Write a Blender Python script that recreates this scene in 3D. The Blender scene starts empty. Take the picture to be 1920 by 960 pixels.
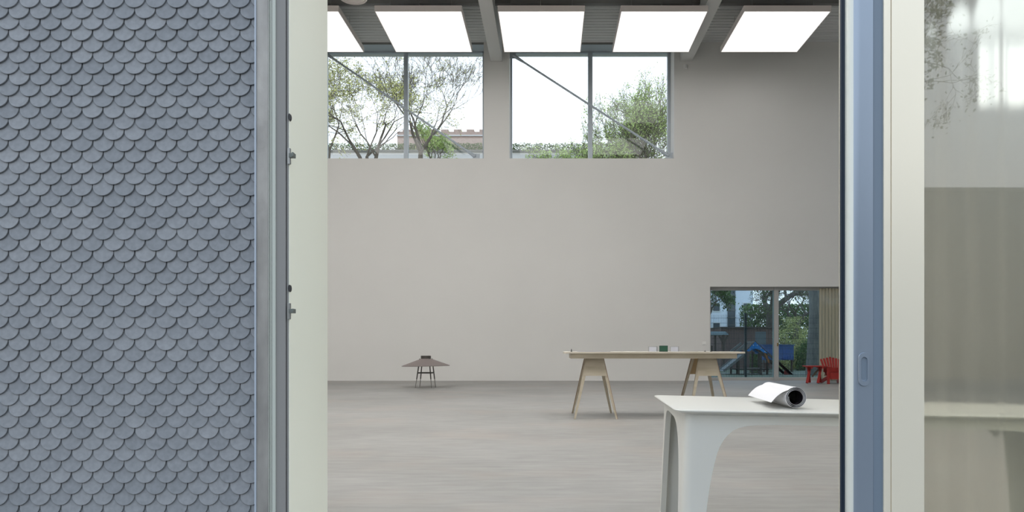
import bpy, math, random
from mathutils import Vector, Matrix
R = random.Random(7)
F, VX, VY, EYE = 1250.0, 1031.0, 654.0, 1.1
scene = bpy.context.scene
# ---------------------------------------------------------------- camera
cam = bpy.data.objects.new('camera', bpy.data.cameras.new('camera'))
scene.collection.objects.link(cam); scene.camera = cam
cam.location = (0, 0, EYE); cam.rotation_euler = (math.radians(90), 0, 0)
cam.data.sensor_width = 36; cam.data.lens = F/1920*36
cam.data.shift_x = -(VX-960)/1920; cam.data.shift_y = (VY-480)/1920
cam.data.clip_start = .05; cam.data.clip_end = 400
# ---------------------------------------------------------------- world
SKY = 1.9
w = bpy.data.worlds.new('overcast_sky'); scene.world = w; w.use_nodes = True
nt = w.node_tree; bg = nt.nodes['Background']
tc = nt.nodes.new('ShaderNodeTexCoord'); sep = nt.nodes.new('ShaderNodeSeparateXYZ')
rmp = nt.nodes.new('ShaderNodeValToRGB')
nt.links.new(tc.outputs['Generated'], sep.inputs[0]); nt.links.new(sep.outputs['Z'], rmp.inputs[0])
rmp.color_ramp.elements[0].position = 0; rmp.color_ramp.elements[0].color = (1, .99, .975, 1)
rmp.color_ramp.elements[1].position = .8; rmp.color_ramp.elements[1].color = (.66, .80, 1.0, 1)
nt.links.new(rmp.outputs[0], bg.inputs[0]); bg.inputs[1].default_value = SKY
# ---------------------------------------------------------------- exposure
vs = scene.view_settings
vs.view_transform = 'Standard'; vs.look = 'None'; vs.gamma = 1; vs.use_curve_mapping = False; vs.exposure = 0
LAMP = 9.6     # emission of the unseen panel rows, raised to light the hall
LAMP_DIM = 1.03   # kept just white on the far-wall row so the upper wall stays dark

# ================================================================ helpers
def lin(r, g, b):
    f = lambda c: (c/255/12.92 if c/255 <= .04045 else ((c/255+.055)/1.055)**2.4)
    return (f(r), f(g), f(b), 1)
def P(x, y, Y): return Vector(((x-VX)*Y/F, Y, EYE+(VY-y)*Y/F))
def PX(x, Y): return (x-VX)*Y/F
def PZ(y, Y): return EYE+(VY-y)*Y/F

def mat(name, col, rough=.5, metal=0, noise=None, spec=.5, bump=0, bscale=40, emit=None, coat=0, trans=0):
    """noise = (scale_xyz, colour2, detail, low, high)"""
    m = bpy.data.materials.new(name); m.use_nodes = True
    t = m.node_tree; b = t.nodes['Principled BSDF']
    b.inputs['Base Color'].default_value = col; b.inputs['Roughness'].default_value = rough
    b.inputs['Metallic'].default_value = metal; b.inputs['Specular IOR Level'].default_value = spec
    b.inputs['Coat Weight'].default_value = coat
    tcn = t.nodes.new('ShaderNodeTexCoord')
    if noise:
        sc, c2, det, lo, hi = noise
        mp = t.nodes.new('ShaderNodeMapping'); mp.inputs['Scale'].default_value = sc
        n = t.nodes.new('ShaderNodeTexNoise'); n.inputs['Scale'].default_value = 1; n.inputs['Detail'].default_value = det
        r = t.nodes.new('ShaderNodeValToRGB'); r.color_ramp.elements[0].position = lo; r.color_ramp.elements[1].position = hi
        r.color_ramp.elements[0].color = col; r.color_ramp.elements[1].color = c2
        t.links.new(tcn.outputs['Object'], mp.inputs[0]); t.links.new(mp.outputs[0], n.inputs[0])
        t.links.new(n.outputs[0], r.inputs[0]); t.links.new(r.outputs[0], b.inputs['Base Color'])
    if bump:
        n2 = t.nodes.new('ShaderNodeTexNoise'); n2.inputs['Scale'].default_value = bscale; n2.inputs['Detail'].default_value = 4
        bp = t.nodes.new('ShaderNodeBump'); bp.inputs['Strength'].default_value = bump; bp.inputs['Distance'].default_value = .01
        t.links.new(tcn.outputs['Object'], n2.inputs[0]); t.links.new(n2.outputs[0], bp.inputs['Height'])
        t.links.new(bp.outputs[0], b.inputs['Normal'])
    if emit:
        b.inputs['Emission Color'].default_value = emit[0]; b.inputs['Emission Strength'].default_value = emit[1]
    return m
def glass(name, tint=(.96, .98, .98, 1), refl=1.0):
    m = bpy.data.materials.new(name); m.use_nodes = True; t = m.node_tree; t.nodes.clear()
    o = t.nodes.new('ShaderNodeOutputMaterial'); mx = t.nodes.new('ShaderNodeMixShader')
    tr = t.nodes.new('ShaderNodeBsdfTransparent'); tr.inputs[0].default_value = tint
    g = t.nodes.new('ShaderNodeBsdfGlossy'); g.inputs['Roughness'].default_value = .0
    f = t.nodes.new('ShaderNodeFresnel'); ge = t.nodes.new('ShaderNodeNewGeometry'); ma = t.nodes.new('ShaderNodeMath')
    ma.operation = 'MULTIPLY_ADD'; ma.inputs[1].default_value = 1/1.5-1.5; ma.inputs[2].default_value = 1.5   # the pane is thin: same reflectance from inside
    t.links.new(ge.outputs['Backfacing'], ma.inputs[0]); t.links.new(ma.outputs[0], f.inputs[0])
    mu = t.nodes.new('ShaderNodeMath'); mu.operation = 'MULTIPLY'; mu.inputs[1].default_value = refl; mu.use_clamp = True
    t.links.new(f.outputs[0], mu.inputs[0]); t.links.new(mu.outputs[0], mx.inputs[0])
    t.links.new(tr.outputs[0], mx.inputs[1]); t.links.new(g.outputs[0], mx.inputs[2]); t.links.new(mx.outputs[0], o.inputs[0])
    return m
def fabric(name, col, see=.3, transl=.4, soft=False):
    m = bpy.data.materials.new(name); m.use_nodes = True; t = m.node_tree; t.nodes.clear()
    o = t.nodes.new('ShaderNodeOutputMaterial')
    d = t.nodes.new('ShaderNodeBsdfDiffuse'); l = t.nodes.new('ShaderNodeBsdfTranslucent'); tr = t.nodes.new('ShaderNodeBsdfRefraction' if soft else 'ShaderNodeBsdfTransparent')
    if soft: tr.inputs['IOR'].default_value = 1.03; tr.inputs['Roughness'].default_value = .5; tr.inputs['Color'].default_value = (1, .965, .89, 1)
    tcn = t.nodes.new('ShaderNodeTexCoord'); mp = t.nodes.new('ShaderNodeMapping'); mp.inputs['Scale'].default_value = (14, 14, .5)
    n = t.nodes.new('ShaderNodeTexNoise'); n.inputs['Scale'].default_value = 1
    r = t.nodes.new('ShaderNodeValToRGB'); r.color_ramp.elements[0].position = .3; r.color_ramp.elements[1].position = .7
    r.color_ramp.elements[0].color = tuple(c*.86 for c in col[:3])+(1,); r.color_ramp.elements[1].color = col
    t.links.new(tcn.outputs['Object'], mp.inputs[0]); t.links.new(mp.outputs[0], n.inputs[0]); t.links.new(n.outputs[0], r.inputs[0])
    for s in (d, l): t.links.new(r.outputs[0], s.inputs[0])
    a = t.nodes.new('ShaderNodeMixShader'); a.inputs[0].default_value = transl
    b = t.nodes.new('ShaderNodeMixShader'); b.inputs[0].default_value = see
    t.links.new(d.outputs[0], a.inputs[1]); t.links.new(l.outputs[0], a.inputs[2])
    t.links.new(a.outputs[0], b.inputs[1]); t.links.new(tr.outputs[0], b.inputs[2]); t.links.new(b.outputs[0], o.inputs[0])
    return m

class MB:
    def __init__(s): s.v = []; s.f = []
    def box(s, x0, x1, y0, y1, z0, z1):
        k = len(s.v)
        s.v += [Vector(p) for p in ((x0,y0,z0),(x1,y0,z0),(x1,y1,z0),(x0,y1,z0),(x0,y0,z1),(x1,y0,z1),(x1,y1,z1),(x0,y1,z1))]
        s.f += [tuple(k+i for i in q) for q in ((0,3,2,1),(4,5,6,7),(0,1,5,4),(1,2,6,5),(2,3,7,6),(3,0,4,7))]
        return s
    def obox(s, a, b, w_, h, up=Vector((0,0,1))):
        """board from a to b, w_ across (sideways), h along 'up'"""
        a = Vector(a); b = Vector(b); d = (b-a).normalized(); up = Vector(up)
        sd = d.cross(up).normalized(); u = sd.cross(d).normalized(); k = len(s.v)
        for p in (a, b):
            for i, j in ((-1,-1),(1,-1),(1,1),(-1,1)): s.v.append(p+sd*(i*w_/2)+u*(j*h/2))
        s.f += [tuple(k+i for i in q) for q in ((3,2,1,0),(4,5,6,7),(0,1,5,4),(1,2,6,5),(2,3,7,6),(3,0,4,7))]
        return s
    def tube(s, pts, radii, n=8, cap=True):
        pts = [Vector(p) for p in pts]; k0 = len(s.v)
        if not hasattr(radii, '__len__'): radii = [radii]*len(pts)
        ref = None
        for i, p in enumerate(pts):
            d = (pts[min(i+1, len(pts)-1)]-pts[max(i-1, 0)]).normalized()
            if ref is None: ref = Vector((1,0,0)) if abs(d.x) < .8 else Vector((0,1,0))
            a = (ref-d*ref.dot(d)).normalized(); b = d.cross(a); ref = a
            for j in range(n):
                t = 2*math.pi*j/n; s.v.append(p+(a*math.cos(t)+b*math.sin(t))*radii[i])
        for i in range(len(pts)-1):
            for j in range(n):
                q = k0+i*n; s.f.append((q+j, q+(j+1) % n, q+n+(j+1) % n, q+n+j))
        if cap:
            s.f.append(tuple(k0+j for j in range(n-1, -1, -1))); s.f.append(tuple(k0+(len(pts)-1)*n+j for j in range(n)))
        return s
    def prism(s, poly, d):
        """polygon of 3-D points extruded by vector d"""
        poly = [Vector(p) for p in poly]; d = Vector(d); n = len(poly); k = len(s.v)
        s.v += poly+[p+d for p in poly]
        s.f.append(tuple(k+i for i in range(n-1, -1, -1))); s.f.append(tuple(k+n+i for i in range(n)))
        s.f += [(k+i, k+(i+1) % n, k+n+(i+1) % n, k+n+i) for i in range(n)]
        return s
    def lathe(s, c, prof, n=32, tilt=0):
        c = Vector(c); k = len(s.v)
        for r, z in prof:
            for j in range(n):
                t = 2*math.pi*j/n; s.v.append(c+Vector((r*math.cos(t), r*math.sin(t), z-tilt*-r*math.cos(t))))
        for i in range(len(prof)-1):
            for j in range(n):
                q = k+i*n; s.f.append((q+j, q+(j+1) % n, q+n+(j+1) % n, q+n+j))
        return s
    def quad(s, a, b, c, d):
        k = len(s.v); s.v += [Vector(a), Vector(b), Vector(c), Vector(d)]; s.f.append((k, k+1, k+2, k+3)); return s
    def build(s, name, m, parent=None, smooth=False, bevel=0, loc=None, **props):
        root = parent
        while root is not None and root.parent is not None: root = root.parent
        org = root.location if root is not None else Vector(loc or (0, 0, 0))
        me = bpy.data.meshes.new(name); me.from_pydata([v-org for v in s.v], [], s.f); me.update()
        if m: me.materials.append(m)
        o = bpy.data.objects.new(name, me); scene.collection.objects.link(o)
        if parent is not None: o.parent = parent
        else: o.location = org
        if smooth:
            for p in me.polygons: p.use_smooth = True
            me.set_sharp_from_angle(angle=math.radians(smooth if smooth is not True else 40))
        if bevel:
            b = o.modifiers.new('edge', 'BEVEL'); b.width = bevel; b.segments = 2; b.limit_method = 'ANGLE'
        for k_, v_ in props.items(): o[k_] = v_
        return o
def thing(name, label, cat, loc, group=None):
    o = bpy.data.objects.new(name, None); scene.collection.objects.link(o); o.location = loc
    o.empty_display_size = .2; o['label'] = label; o['category'] = cat
    if group: o['group'] = group
    return o
def copy_tree(o, parent=None):
    c = o.copy(); scene.collection.objects.link(c); c.parent = parent
    for ch in list(o.children): copy_tree(ch, c)
    return c
def box(x0, x1, y0, y1, z0, z1): return MB().box(x0, x1, y0, y1, z0, z1)

# ================================================================ materials
M = {}
M['wall'] = mat('white_plaster', lin(212, 211, 208), .85, noise=((.4,.4,.4), lin(216,215,212), 3, .3, .7), spec=.2)
M['ceil'] = mat('grey_steel_deck', lin(212, 214, 212), .6)
M['beam'] = mat('grey_painted_steel', lin(206, 206, 204), .55)
M['beamdark'] = mat('dark_grey_steel', lin(120, 120, 118), .55)
M['lampframe'] = mat('white_lamp_housing', lin(214, 206, 202), .5)
M['diff'] = mat('lamp_diffuser', (1,1,1,1), .5, emit=((1, .985, .965, 1), LAMP))
M['diffmid'] = mat('mid_lamp_diffuser', (1,1,1,1), .5, emit=((1, .985, .965, 1), LAMP*.18))
M['diffdim'] = mat('low_lamp_diffuser', (1,1,1,1), .5, emit=((1, .985, .965, 1), LAMP_DIM))
M['frame'] = mat('window_aluminium', lin(172, 180, 187), .4, .2)
M['doorframe'] = mat('door_aluminium', lin(176, 176, 174), .45, .2)
M['glass'] = glass('window_glass')
M['glasstint'] = glass('bluish_glass', (.70, .80, .86, 1))
M['glassdoor'] = glass('sliding_door_glass', (.962, .962, .93, 1), 1.5)
M['galv'] = mat('galvanised_sheet', lin(140, 138, 134), .42, .3, noise=((14,14,5), lin(166,164,159), 5, .35, .7), bump=.15, bscale=30)
M['pale'] = mat('pale_green_profile', lin(182, 187, 178), .4)
M['greyflat'] = mat('matt_grey_profile', lin(134, 133, 130), .6)
M['rubber'] = mat('black_rubber', lin(52, 52, 48), .8)
M['reveal'] = mat('cream_green_paint', lin(238, 238, 220), .35)
M['steel'] = mat('brushed_steel', lin(150, 152, 150), .35, .8)
M['hook'] = mat('dull_zinc', lin(104, 110, 104), .5, .3)
M['black'] = mat('black_plastic', lin(40, 40, 40), .5)
M['blue'] = mat('blue_grey_lacquer', lin(148, 160, 174), .34, .6)
M['blue2'] = mat('dull_blue_grey_lacquer', lin(114, 128, 142), .45, .1)
M['navy'] = mat('navy_rubber_seal', lin(22, 38, 54), .5)
M['white_al'] = mat('white_lacquered_aluminium', lin(240, 232, 212), .34, .4)
M['wood'] = mat('pale_birch_plywood', lin(190, 181, 163), .5, noise=((3,60,3), lin(176,166,146), 4, .35, .7))
M['woodlight'] = mat('birch_plywood_board', lin(216, 209, 196), .5, noise=((2,30,2), lin(206,197,182), 4, .35, .7))
M['woodedge'] = mat('plywood_edge', lin(150, 130, 112), .6)
M['woodamber'] = mat('amber_plywood', lin(176, 150, 112), .5)
M['tablewhite'] = mat('white_mineral_composite', lin(208, 208, 202), .3, coat=.15)
M['paper'] = mat('white_paper', lin(218, 217, 219), .8)
M['print'] = mat('dark_printed_paper', lin(22, 14, 24), .6, noise=((35,35,35), lin(130,112,124), 6, .55, .8))
M['green'] = mat('dark_green_block', lin(34, 72, 58), .6)
M['clear'] = glass('clear_acrylic', (.93, .94, .97, 1), 1.6)
M['shade'] = mat('brown_grey_metal_shade', lin(118, 108, 105), .6)
M['shadecap'] = mat('dark_metal_cap', lin(66, 62, 58), .5)
M['legdark'] = mat('dark_metal_leg', lin(70, 68, 64), .5)
M['leglight'] = mat('light_metal_leg_tip', lin(120, 118, 112), .4)
M['red'] = mat('red_painted_wood', lin(160, 46, 40), .5, noise=((20,20,20), lin(142,40,36), 3, .3, .7))
M['bark'] = mat('dark_bark', lin(86, 80, 72), .9, noise=((6,6,2), lin(120,112,102), 4, .3, .7))
M['barkgrey'] = mat('grey_bark', lin(116, 116, 112), .9, noise=((10,10,3), lin(150,146,138), 5, .3, .7), bump=.5, bscale=12)
M['leafyg'] = mat('yellow_green_leaf', lin(182, 186, 112), .7, noise=((3,3,3), lin(206,206,140), 2, .3, .7))
M['leafg'] = mat('fresh_green_leaf', lin(156, 184, 104), .7, noise=((3,3,3), lin(194,212,140), 2, .3, .7))
M['leafd'] = mat('deep_green_leaf', lin(74, 102, 54), .8, noise=((3,3,3), lin(108,134,72), 2, .3, .7))
M['brick'] = mat('old_brick', lin(166, 144, 134), .9, noise=((4,4,14), lin(186,168,160), 4, .3, .7))
M['shed'] = mat('red_brown_boards', lin(134, 112, 106), .9, noise=((12,12,1), lin(116,98,92), 4, .3, .7))
M['render'] = mat('pale_render', lin(205, 205, 205), .9)
M['winblack'] = mat('dark_window_glass', lin(70, 80, 86), .2)
M['fence'] = mat('dark_fence_steel', lin(58, 70, 72), .5)
M['playblue'] = mat('blue_play_panel', lin(30, 150, 240), .5)
M['playblue2'] = mat('deep_blue_panel', lin(62, 98, 156), .6)
M['playwood'] = mat('weathered_play_wood', lin(92, 82, 72), .8)
M['playgrey'] = mat('grey_ramp_wood', lin(136, 138, 136), .8)
M['playred'] = mat('red_play_panel', lin(170, 72, 62), .6)
M['orange'] = mat('orange_play_wood', lin(180, 110, 50), .6)
M['ground'] = mat('trodden_earth', lin(120, 122, 112), .95, noise=((.8,.8,.8), lin(98,112,84), 5, .35, .65))
M['pave'] = mat('grey_paving', lin(122, 122, 119), .9, noise=((1,1,1), lin(136,136,132), 5, .3, .7))
M['darkwall'] = mat('dull_grey_render', lin(108, 110, 104), .9, noise=((.4,.4,.8), lin(124,122,116), 4, .3, .7))
M['curtain'] = fabric('beige_curtain_cloth', lin(186, 178, 156), .03, .35)
M['sheer'] = fabric('sheer_curtain_cloth', lin(190, 191, 180), .78, .5, True)
M['white'] = mat('white_plastic', lin(225, 225, 222), .5)
# floor: polished concrete with cloudy stains and faint trowel streaks
def floor_mat():
    m = bpy.data.materials.new('polished_concrete'); m.use_nodes = True; t = m.node_tree; b = t.nodes['Principled BSDF']
    tcn = t.nodes.new('ShaderNodeTexCoord')
    def nz(sc, det, lo, hi, c1, c2):
        mp = t.nodes.new('ShaderNodeMapping'); mp.inputs['Scale'].default_value = sc
        n = t.nodes.new('ShaderNodeTexNoise'); n.inputs['Scale'].default_value = 1; n.inputs['Detail'].default_value = det; n.inputs['Roughness'].default_value = .6
        r = t.nodes.new('ShaderNodeValToRGB'); e = r.color_ramp.elements
        e[0].position = lo; e[1].position = hi; e[0].color = c1; e[1].color = c2
        t.links.new(tcn.outputs['Object'], mp.inputs[0]); t.links.new(mp.outputs[0], n.inputs[0]); t.links.new(n.outputs[0], r.inputs[0]); return r
    a = nz((.35,.5,1), 5, .35, .65, lin(143,142,138), lin(158,157,154))
    b_ = nz((2.2,12,1), 9, .3, .72, lin(215,215,215), lin(255,255,255))
    c = nz((.55,.8,1), 3, .5, .72, (0,0,0,1), (1,1,1,1))
    mx = t.nodes.new('ShaderNodeMixRGB'); mx.blend_type = 'MULTIPLY'; mx.inputs[0].default_value = .75
    t.links.new(a.outputs[0], mx.inputs[1]); t.links.new(b_.outputs[0], mx.inputs[2])
    m2 = t.nodes.new('ShaderNodeMixRGB'); m2.inputs[2].default_value = lin(156,145,136)
    ml = t.nodes.new('ShaderNodeMath'); ml.operation = 'MULTIPLY'; ml.inputs[1].default_value = .45
    t.links.new(c.outputs[0], ml.inputs[0]); t.links.new(ml.outputs[0], m2.inputs[0])
    t.links.new(mx.outputs[0], m2.inputs[1]); t.links.new(m2.outputs[0], b.inputs['Base Color'])
    b.inputs['Roughness'].default_value = .5; b.inputs['Specular IOR Level'].default_value = .4
    return m
M['floor'] = floor_mat()
# shingle: each scale has its own tone
def shingle_mat():
    m = bpy.data.materials.new('fibre_cement_scale'); m.use_nodes = True; t = m.node_tree; b = t.nodes['Principled BSDF']
    oi = t.nodes.new('ShaderNodeObjectInfo'); g = t.nodes.new('ShaderNodeNewGeometry')
    ad = t.nodes.new('ShaderNodeMath'); ad.operation = 'ADD'; fr = t.nodes.new('ShaderNodeMath'); fr.operation = 'FRACT'
    t.links.new(oi.outputs['Random'], ad.inputs[0]); t.links.new(g.outputs['Random Per Island'], ad.inputs[1]); t.links.new(ad.outputs[0], fr.inputs[0])
    r = t.nodes.new('ShaderNodeValToRGB'); e = r.color_ramp.elements
    e[0].color = lin(123,127,131); e[1].color = lin(137,140,143)
    t.links.new(fr.outputs[0], r.inputs[0])
    n = t.nodes.new('ShaderNodeTexNoise'); n.inputs['Scale'].default_value = 60; n.inputs['Detail'].default_value = 5
    t.links.new(g.outputs['Position'], n.inputs[0])
    r2 = t.nodes.new('ShaderNodeValToRGB'); r2.color_ramp.elements[0].position = .3; r2.color_ramp.elements[1].position = .72
    r2.color_ramp.elements[0].color = (.88,.88,.88,1); r2.color_ramp.elements[1].color = (1.1,1.1,1.1,1)
    t.links.new(n.outputs[0], r2.inputs[0])
    mx = t.nodes.new('ShaderNodeMixRGB'); mx.blend_type = 'MULTIPLY'; mx.inputs[0].default_value = 1
    t.links.new(r.outputs[0], mx.inputs[1]); t.links.new(r2.outputs[0], mx.inputs[2]); t.links.new(mx.outputs[0], b.inputs['Base Color'])
    b.inputs['Roughness'].default_value = .6
    return m
M['shingle'] = shingle_mat()

# ================================================================ the hall
YW = 22.94; XL, XR = -13.0, 19.0; YF = 2.775; ZC = EYE+10.55; WT = .9
box(XL, XR, YF, YW, -.3, 0).build('floor', M['floor'], kind='structure')
def wall_holes(xs, zs, holes, y0, y1):
    m = MB()
    for i in range(len(xs)-1):
        for j in range(len(zs)-1):
            cx, cz = (xs[i]+xs[i+1])/2, (zs[j]+zs[j+1])/2
            if any(h[0] < cx < h[1] and h[2] < cz < h[3] for h in holes): continue
            m.box(xs[i], xs[i+1], y0, y1, zs[j], zs[j+1])
    return m
zs1, z3 = PZ(297, YW), PZ(212, YW)
W1 = (PX(598,YW), PX(907,YW), zs1, ZC+.5); W2 = (PX(955,YW), PX(1264,YW), zs1, ZC+.5)
W3 = (PX(1808,YW), PX(2010,YW), z3, ZC+.5); D1 = (PX(1331.5,YW), PX(1622,YW), -.3, PZ(537.5,YW))
holes = [W1, W2, W3, D1]
xs = sorted({XL-.3, XR+.3, *[h[0] for h in holes], *[h[1] for h in holes]}); zs = sorted({-.3, zs1, z3, D1[3], ZC})
wall_holes(xs, zs, holes, YW, YW+WT).build('wall_back', M['wall'], kind='structure')
box(XL-.3, XL, YF, YW, -.3, ZC).build('wall_left', M['wall'], kind='structure')
box(XR, XR+.3, YF, YW, -.3, ZC).build('wall_right', M['wall'], kind='structure')
# threshold slab under the door reveal and its soffit on the back side
box(D1[0], D1[1], YW, YW+WT, -.3, 0).build('trim_5', M['floor'], kind='structure')
# ceiling: trapezoidal steel deck, ribs running along the wall
SKX = 12.9
cm = MB(); prof = []; y = YF-.6
while y < YW+WT+.2:
    prof += [(y, 0), (y+.07, 0), (y+.09, .055), (y+.16, .055)]; y += .19
for i in range(len(prof)-1):
    (ya, za), (yb, zb) = prof[i], prof[i+1]
    xe = SKX if ya > 17 else XR+.3
    cm.quad((XL-.3, ya, ZC+za), (xe, ya, ZC+za), (xe, yb, ZC+zb), (XL-.3, yb, ZC+zb))
cm.box(XL-.4, SKX, YF-.6, YW+WT+.1, ZC+.09, ZC+.3); cm.box(SKX, XR+.4, YF-.6, 17.0, ZC+.09, ZC+.3)
ceil = cm.build('ceiling', M['ceil'], kind='structure')
for k in range(-1, 2):
    x0 = PX(920, YW)+6.52*k
    box(x0, x0+.40, YF, YW, EYE+9.89, ZC+.02).build('roof_beam', M['beam'], ceil)
box(XL, XR, YW+.02, YW+.06, ZC-.06, ZC).build('edge_strip', M['beamdark'], ceil)
tr = MB(); pitch = 228*19.9/F; xk = PX(786, 19.9)-4*pitch
for k in range(12):
    xa = xk+k*pitch; xb = xa+pitch-.015
    if xa > XL and xb < SKX: tr = box(xa, xb, 19.88, 20.02, EYE+10.30, ZC-.02); tr.build('cable_trunking', M['beamdark'], ceil)
box(SKX, XR+.2, 17.0, YW+WT, ZC+.1, ZC+.13).build('added_skylight_pane', M['glass'], ceil)  # added skylight: lets sky in to brighten the view through the sheer curtain
# front wall: the shell the camera looks through
OZ = 3.35; OXL, OXR = -.9256, 4.6
fw = MB()
fw.box(-16, OXL-.07, 2.44, YF, -.3, ZC); fw.box(OXR, 20, 2.44, YF, -.3, ZC); fw.box(OXL-.07, OXR, 2.44, YF, OZ, ZC)
wf = fw.build('wall_front', M['wall'], kind='structure')
box(OXL-.003, OXL, 2.3715, YF, 0, OZ).build('trim_4', M['reveal'], kind='structure')
box(-1.05, OXR, 2.3, YF, -.3, -.001).build('trim_6', M['galv'], kind='structure')

# ---------------------------------------------------------------- scale shingles
PIT, ROW, YS = 39.17*2.4/F, 20.54*2.4/F, 2.385
SL = .006/ROW
def tile_geo():
    r = PIT/2-.0015; top = 2.45*ROW; n = 14; out = []
    for i in range(n+1):
        a = math.pi+math.pi*i/n; out.append((r*math.cos(a), r*math.sin(a)*.97))
    out += [(r, top-r), (-r, top-r)]
    c = .0009; th = .0042; v = []; f = []; N = len(out)
    def dep(z, d): return -d+SL*z
    for x, z in out:    # front face, a little inside the outline
        k = (r-c)/r; v.append((x*k, dep(z*k, th), z*k if z < 0 else z))
    for x, z in out: v.append((x, dep(z, th-c), z))
    for x, z in out: v.append((x, dep(z, 0), z))
    f.append(tuple(range(N)))
    for a in (0, N):
        for i in range(N): j = (i+1) % N; f.append((a+i, a+N+i, a+N+j, a+j))
    return v, f
tv, tf = tile_geo()
tme = bpy.data.meshes.new('shingle'); tme.from_pydata(tv, [], tf); tme.update(); tme.materials.append(M['shingle'])
cells = []
kmin, kmax = -16, 54
for k in range(kmin, kmax+1):
    ytip = 20.3+20.54*k
    zc = PZ(ytip, 2.4)+PIT/2*.97-.0016
    for mcol in range(-40, 13):
        xp = 23.7+39.17*mcol-(19.58 if k % 2 else 0)
        if xp > 496: continue
        cells.append((xp+R.uniform(-.5,.5), ytip, PX(xp, 2.4)+R.uniform(-.0011,.0011), zc+R.uniform(-.001,.001)))
inframe = [c for c in cells if 14 < c[0] < 470 and 25 < c[1] < 950]
inframe.sort(key=lambda c: (c[0]-VX)**2*.5+(c[1]-VY)**2); chosen = set(inframe[:300])
stuff = MB()
for c in cells:
    rz = R.uniform(-.012, .012); dy = R.uniform(-.0006, .0006)
    if c in chosen:
        o = bpy.data.objects.new('shingle', tme); scene.collection.objects.link(o); o.parent = wf
        o.location = (c[2], YS+dy, c[3]); o.rotation_euler = (0, rz, 0)
    else:
        k0 = len(stuff.v); cs, sn = math.cos(rz), math.sin(rz)
        stuff.v += [Vector((c[2]+x*cs+z*sn, YS+dy+y, c[3]-x*sn+z*cs)) for x, y, z in tv]
        stuff.f += [tuple(k0+i for i in q) for q in tf]
stuff.build('shingle_rows', M['shingle'], wf, kind='stuff')
box(-16, PX(477,2.4), 2.4, 2.44, -.3, ZC).build('batten_board', M['rubber'], wf)

# ---------------------------------------------------------------- left door frame, profile by profile
g = MB()
g.box(PX(477,2.355), PX(479.5,2.355), 2.355, 2.44, 0, OZ+.1)
g.build('trim_1', mat('bluish_edge_strip', lin(172,182,194), .4), kind='structure')
box(PX(479.3,2.36), PX(503,2.36), 2.36, 2.44, 0, OZ+.1).build('trim_2', M['galv'], kind='structure', bevel=.003)
t3 = MB()
for a, b, y in ((503, 505, 2.363), (505, 507, 2.368), (507, 509, 2.363), (509, 510, 2.368), (510, 516.5, 2.362)): t3.box(PX(a,y), PX(b,y), y, 2.43, 0, OZ)
fr = t3.build('trim_3', M['pale'], kind='structure')
box(PX(516,2.366), PX(535.5,2.366), 2.366, 2.43, 0, OZ).build('flat_post', M['greyflat'], fr)
box(PX(535,2.374), PX(539,2.374), 2.374, 2.43, 0, OZ).build('rubber_gasket', M['rubber'], fr)
box(PX(537.5,2.37), OXL-.0032, 2.37, 2.43, 0, OZ).build('lock_post', M['greyflat'], fr, bevel=.001)
for yb in (293, 583.5):
    Y = 2.366
    lp = box(PX(539.8,Y), PX(544.6,Y), Y-.004, Y+.006, PZ(yb+15,Y), PZ(yb-15,Y)).build('strike_plate', M['steel'], fr, bevel=.001)
    hk = MB().box(PX(544,Y), PX(554.5,Y), Y-.014, Y+.002, PZ(yb+4,Y), PZ(yb-4,Y)); hk.box(PX(551.5,Y), PX(555,Y), Y-.026, Y-.012, PZ(yb+4,Y), PZ(yb-4,Y))
    hk.build('locking_hook', M['hook'], lp, bevel=.001)
    yk = 219 if yb < 400 else 540.5
    kn = MB(); c = P(542.3, yk, 2.365)
    kn.v = []; 
    pts = [Vector((c.x+.0048*math.cos(t*math.pi/6), 2.365, c.z+.0125*math.sin(t*math.pi/6))) for t in range(12)]
    kn.prism(pts, (0, .012, 0)); kn.build('stop_button', M['black'], fr)

# ---------------------------------------------------------------- right sliding door
S = MB()
ya = 2.42
# rounded aluminium stile: bull-nosed left edge
prof = []
x0, x1 = PX(1586, 2.452), PX(1637, ya)
rn = .04
for i in range(11):
    a = math.pi - i*math.pi/20
    prof.append((x0+rn+rn*math.cos(a), ya+rn*.9-rn*.9*math.sin(a)))
nose = prof[:7]; flat = prof[6:]
S.prism([(x, y, .0) for x, y in [(x0, ya+.1), *nose[:0]]+flat+[(x1, ya), (x1, ya+.04)]][1:]+[(flat[0][0], ya+.04, .0)], (0, 0, OZ-.02))
door = S.build('door_1', M['blue'], kind='structure', smooth=30)
MB().prism([(x, y, .0) for x, y in nose]+[(nose[-1][0], ya+.04, .0), (x0, ya+.04, .0)], (0, 0, OZ-.02)).build('rounded_nose', mat('painted_sheen_aluminium', lin(208, 212, 206), .5, .35), door, smooth=30)  # paler than the stile: the curve's reflected sheen is put into the colour
sl = MB(); ys = ya+.05
sl.box(1.0753, 1.16, ya+.042, ya+.060, 0, OZ-.02); sl.box(1.082, 1.15, ya+.0405, ya+.042, 0, OZ-.02)
sl.build('rubber_seal', M['navy'], door)
box(1.0742, 1.0753, ya+.052, ya+.056, 0, OZ-.02).build('seal_edge', M['white_al'], door)
box(x1+.002, PX(1659, ya), ya+.004, ya+.1, 0, OZ-.02).build('side_profile', M['blue2'], door)
pf = MB(); yb_ = 2.415
pf.box(PX(1658,yb_), PX(1671,yb_), yb_+.003, ya+.1, 0, OZ-.02); pf.box(PX(1671.8,yb_), PX(1733,yb_), yb_, ya+.1, 0, OZ-.02); pf.box(PX(1670,yb_), PX(1673,yb_), yb_+.01, ya+.05, 0, OZ-.02)
pf.build('glazing_stile', M['white_al'], door, bevel=.0008)
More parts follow.
